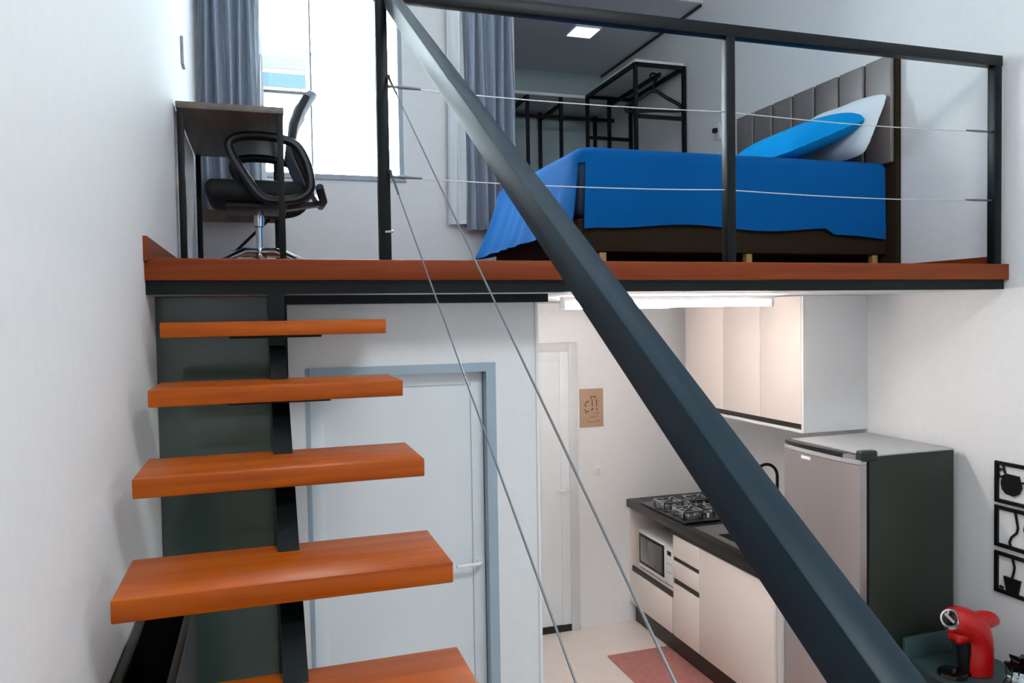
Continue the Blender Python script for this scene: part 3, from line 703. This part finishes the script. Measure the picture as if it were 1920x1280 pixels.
b.sweep([(3.294, cyy+0.042, cz+0.035), (3.294, cyy+0.058, cz+0.028), (3.294, cyy+0.066, cz+0.050), (3.294, cyy+0.055, cz+0.068), (3.294, cyy+0.038, cz+0.066), (3.294, cyy+0.030, cz+0.050)], 0.005, 6)
b.sweep([(3.294, cyy+0.030, cz+0.05), (3.294, cyy+0.042, cz+0.09)], 0.005, 6)
b.bar((3.294, cyy-0.05, cz+0.02), (3.294, 2.570, cz+0.03), 0.012, 0.008)
b.build('coffee_pot', M['black'], p)
p, zb = frame(-0.930, 'middle black cut-out picture of an hourglass coffee maker')
c = 2.645
b = B()
for s in (-1, 1):
    b.sweep([(3.294, c+s*0.030, zb+0.180), (3.294, c+s*0.022, zb+0.14), (3.294, c+s*0.016, zb+0.11), (3.294, c+s*0.022, zb+0.085), (3.294, c+s*0.048, zb+0.060), (3.294, c+s*0.058, zb+0.035), (3.294, c+s*0.052, zb+0.014)], 0.0055, 6)
b.build('coffee_maker', M['black'], p)
p, zb = frame(-1.148, 'bottom black cut-out picture of coffee poured into a cup')
c = 2.685
b = B().prism([(c+0.046, zb+0.085), (c-0.040, zb+0.085), (c-0.026, zb+0.014), (c+0.030, zb+0.014)], 3.289, 3.299, 'X')
b.sweep([(3.294, c+0.005, zb+0.083), (3.294, c-0.004, zb+0.115), (3.294, c-0.008, zb+0.140), (3.294, c+0.004, zb+0.182)], 0.0055, 6)
b.sweep([(3.294, 2.752, zb+0.030), (3.294, 2.735, zb+0.026)], 0.006, 6)
b.build('cup', M['black'], p)

# ------------------------------------------------------------------ side table and the things on it
tb = thing('side_table', 'dark green side table with raised back panel beside the refrigerator', 'table', (3.1, 2.3, FL))
TZ = -1.668
poly = [(2.905, 2.90), (3.29, 2.90), (3.29, 1.75), (3.02, 1.75), (2.95, 1.82), (2.915, 2.0), (2.905, 2.3)]
B().prism(poly, TZ-0.03, TZ, 'Z', 0.003).build('table_top', M['tablegreen'], tb)
B().box(2.885, 3.29, 2.902, 2.925, FL, -1.568, 0.003).build('back_panel', M['tablegreen'], tb)
B().box(3.05, 3.29, 1.80, 1.823, FL, TZ-0.03, 0.003).build('side_panel', M['tablegreen'], tb)

cm = thing('coffee_machine', 'red pod coffee machine with black drip tray on the green table', 'coffee machine', (3.08, 2.70, TZ))
mx, my = 3.085, 2.70
b = B()
b.sweep(smooth_path([(mx, my, TZ+0.004), (mx, my, TZ+0.05), (mx+0.006, my, TZ+0.11), (mx, my, TZ+0.16), (mx-0.02, my, TZ+0.20), (mx-0.065, my, TZ+0.235), (mx-0.115, my, TZ+0.255), (mx-0.150, my, TZ+0.265)], 3),
        [r for a, c in zip((0.072, 0.073, 0.070, 0.070, 0.072, 0.070, 0.064), (0.073, 0.070, 0.070, 0.072, 0.070, 0.064, 0.050)) for r in (a, a+(c-a)/3, a+2*(c-a)/3)]+[0.050], 24)
b.build('body', M['red'], cm)
b = B(); b.sweep(smooth_path([(mx-0.045, my, TZ+0.20), (mx-0.10, my, TZ+0.185), (mx-0.135, my, TZ+0.175)], 3), [0.05, 0.048, 0.046, 0.042, 0.038, 0.034, 0.026], 18)
b.build('nose', M['red'], cm)
hd = (-0.86, -0.30, 0.42)
b = B(); b.lathe([(0.040, 0), (0.047, 0.006), (0.042, 0.014), (0.035, 0.015)], (mx-0.148, my-0.004, TZ+0.266), hd); rg = b.build('head_ring', M['chrome'], cm)
b = B(); b.lathe([(0.035, 0), (0.030, 0.003)], (mx-0.160, my-0.008, TZ+0.272), hd); b.build('head_disc', M['blackgloss'], rg)
B().bar((mx-0.163, my-0.035, TZ+0.262), (mx-0.163, my+0.015, TZ+0.287), 0.012, 0.006, hd).build('lever_tip', M['inox'], rg)
b = B(); b.sweep(smooth_path([(mx-0.02, my, TZ+0.225), (mx+0.045, my, TZ+0.232), (mx+0.10, my, TZ+0.226), (mx+0.14, my, TZ+0.208)], 3), [0.050, 0.049, 0.048, 0.046, 0.043, 0.039, 0.034, 0.027, 0.018, 0.008], 16, 0.9)
b.build('water_tank', M['red'], cm)
b = B(); b.lathe([(0.050, 0), (0.062, 0.004), (0.062, 0.020), (0.052, 0.026)], (mx-0.135, my, TZ+0.001)); b.box(mx-0.11, mx-0.04, my-0.035, my+0.035, TZ+0.001, TZ+0.018)
b.build('drip_tray', M['blackgloss'], cm)
B().sweep([(mx-0.062, my, TZ+0.018), (mx-0.064, my, TZ+0.10), (mx-0.070, my, TZ+0.18)], 0.030, 14).build('front_panel', M['black'], cm)
B().lathe([(0.012, 0), (0.020, 0.03)], (mx-0.120, my, TZ+0.135)).build('spout', M['black'], cm)

def crumple(c, size, seed, n=3):
    rnd = random.Random(seed); b = bmesh.new(); bmesh.ops.create_icosphere(b, subdivisions=n, radius=1)
    for v in b.verts:
        k = 1+rnd.uniform(-0.28, 0.18); v.co = Vector((v.co.x*size[0]*k, v.co.y*size[1]*k, max(-0.95, v.co.z)*size[2]*k))
    zm = min(v.co.z for v in b.verts)
    for v in b.verts: v.co += Vector((c[0], c[1], c[2]-zm))
    o = B(); me = bpy.data.meshes.new('t'); b.to_mesh(me); b.free(); o.bm.from_mesh(me); bpy.data.meshes.remove(me); return o
tag(crumple((3.215, 2.50, TZ+0.001), (0.05, 0.14, 0.055), 5).build('plastic_bag', M['blackgloss'], smooth=False), 'crumpled black plastic bag on the table behind the coffee machine', 'bag')
w = thing('wrapped_bundle', 'shiny clear wrapped bundle tied with thin black cord on the green table', 'bundle', (3.12, 2.46, TZ))
crumple((3.095, 2.44, TZ+0.001), (0.038, 0.10, 0.04), 9).build('wrapper', M['clear'], w, smooth=False)
b = B()
for k in range(6):
    y = 2.38+k*0.032; b.sweep([(3.055, y, TZ+0.012+0.03*random.random()), (3.07, y+0.012*random.uniform(-1, 1), TZ+0.05), (3.10, y+0.02, TZ+0.085)], 0.0035, 6)
b.build('cord', M['black'], w)

# dark bin under the stair
bn = thing('storage_bin', 'tall black open bin against the left wall under the stair', 'bin', (-0.28, 2.1, FL))
b = B(); zt = -0.82; x0, x1, y0, y1 = XL+0.004, -0.205, 1.75, 2.40
b.box(x0, x0+0.012, y0, y1, FL, zt-0.01).box(x1-0.012, x1, y0, y1, FL, zt-0.01).box(x0+0.012, x1-0.012, y0, y0+0.012, FL, zt-0.01).box(x0+0.012, x1-0.012, y1-0.012, y1, FL, zt-0.01).box(x0+0.012, x1-0.012, y0+0.012, y1-0.012, FL, FL+0.02)
b.build('shell', M['black'], bn)
b = B(); b.box(x0, x0+0.022, y0, y1, zt-0.01, zt, 0.003).box(x1-0.022, x1, y0, y1, zt-0.01, zt, 0.003).box(x0+0.022, x1-0.022, y1-0.022, y1, zt-0.01, zt)
b.build('rim', mat('olive_rim', (58, 54, 44), 0.4), bn)
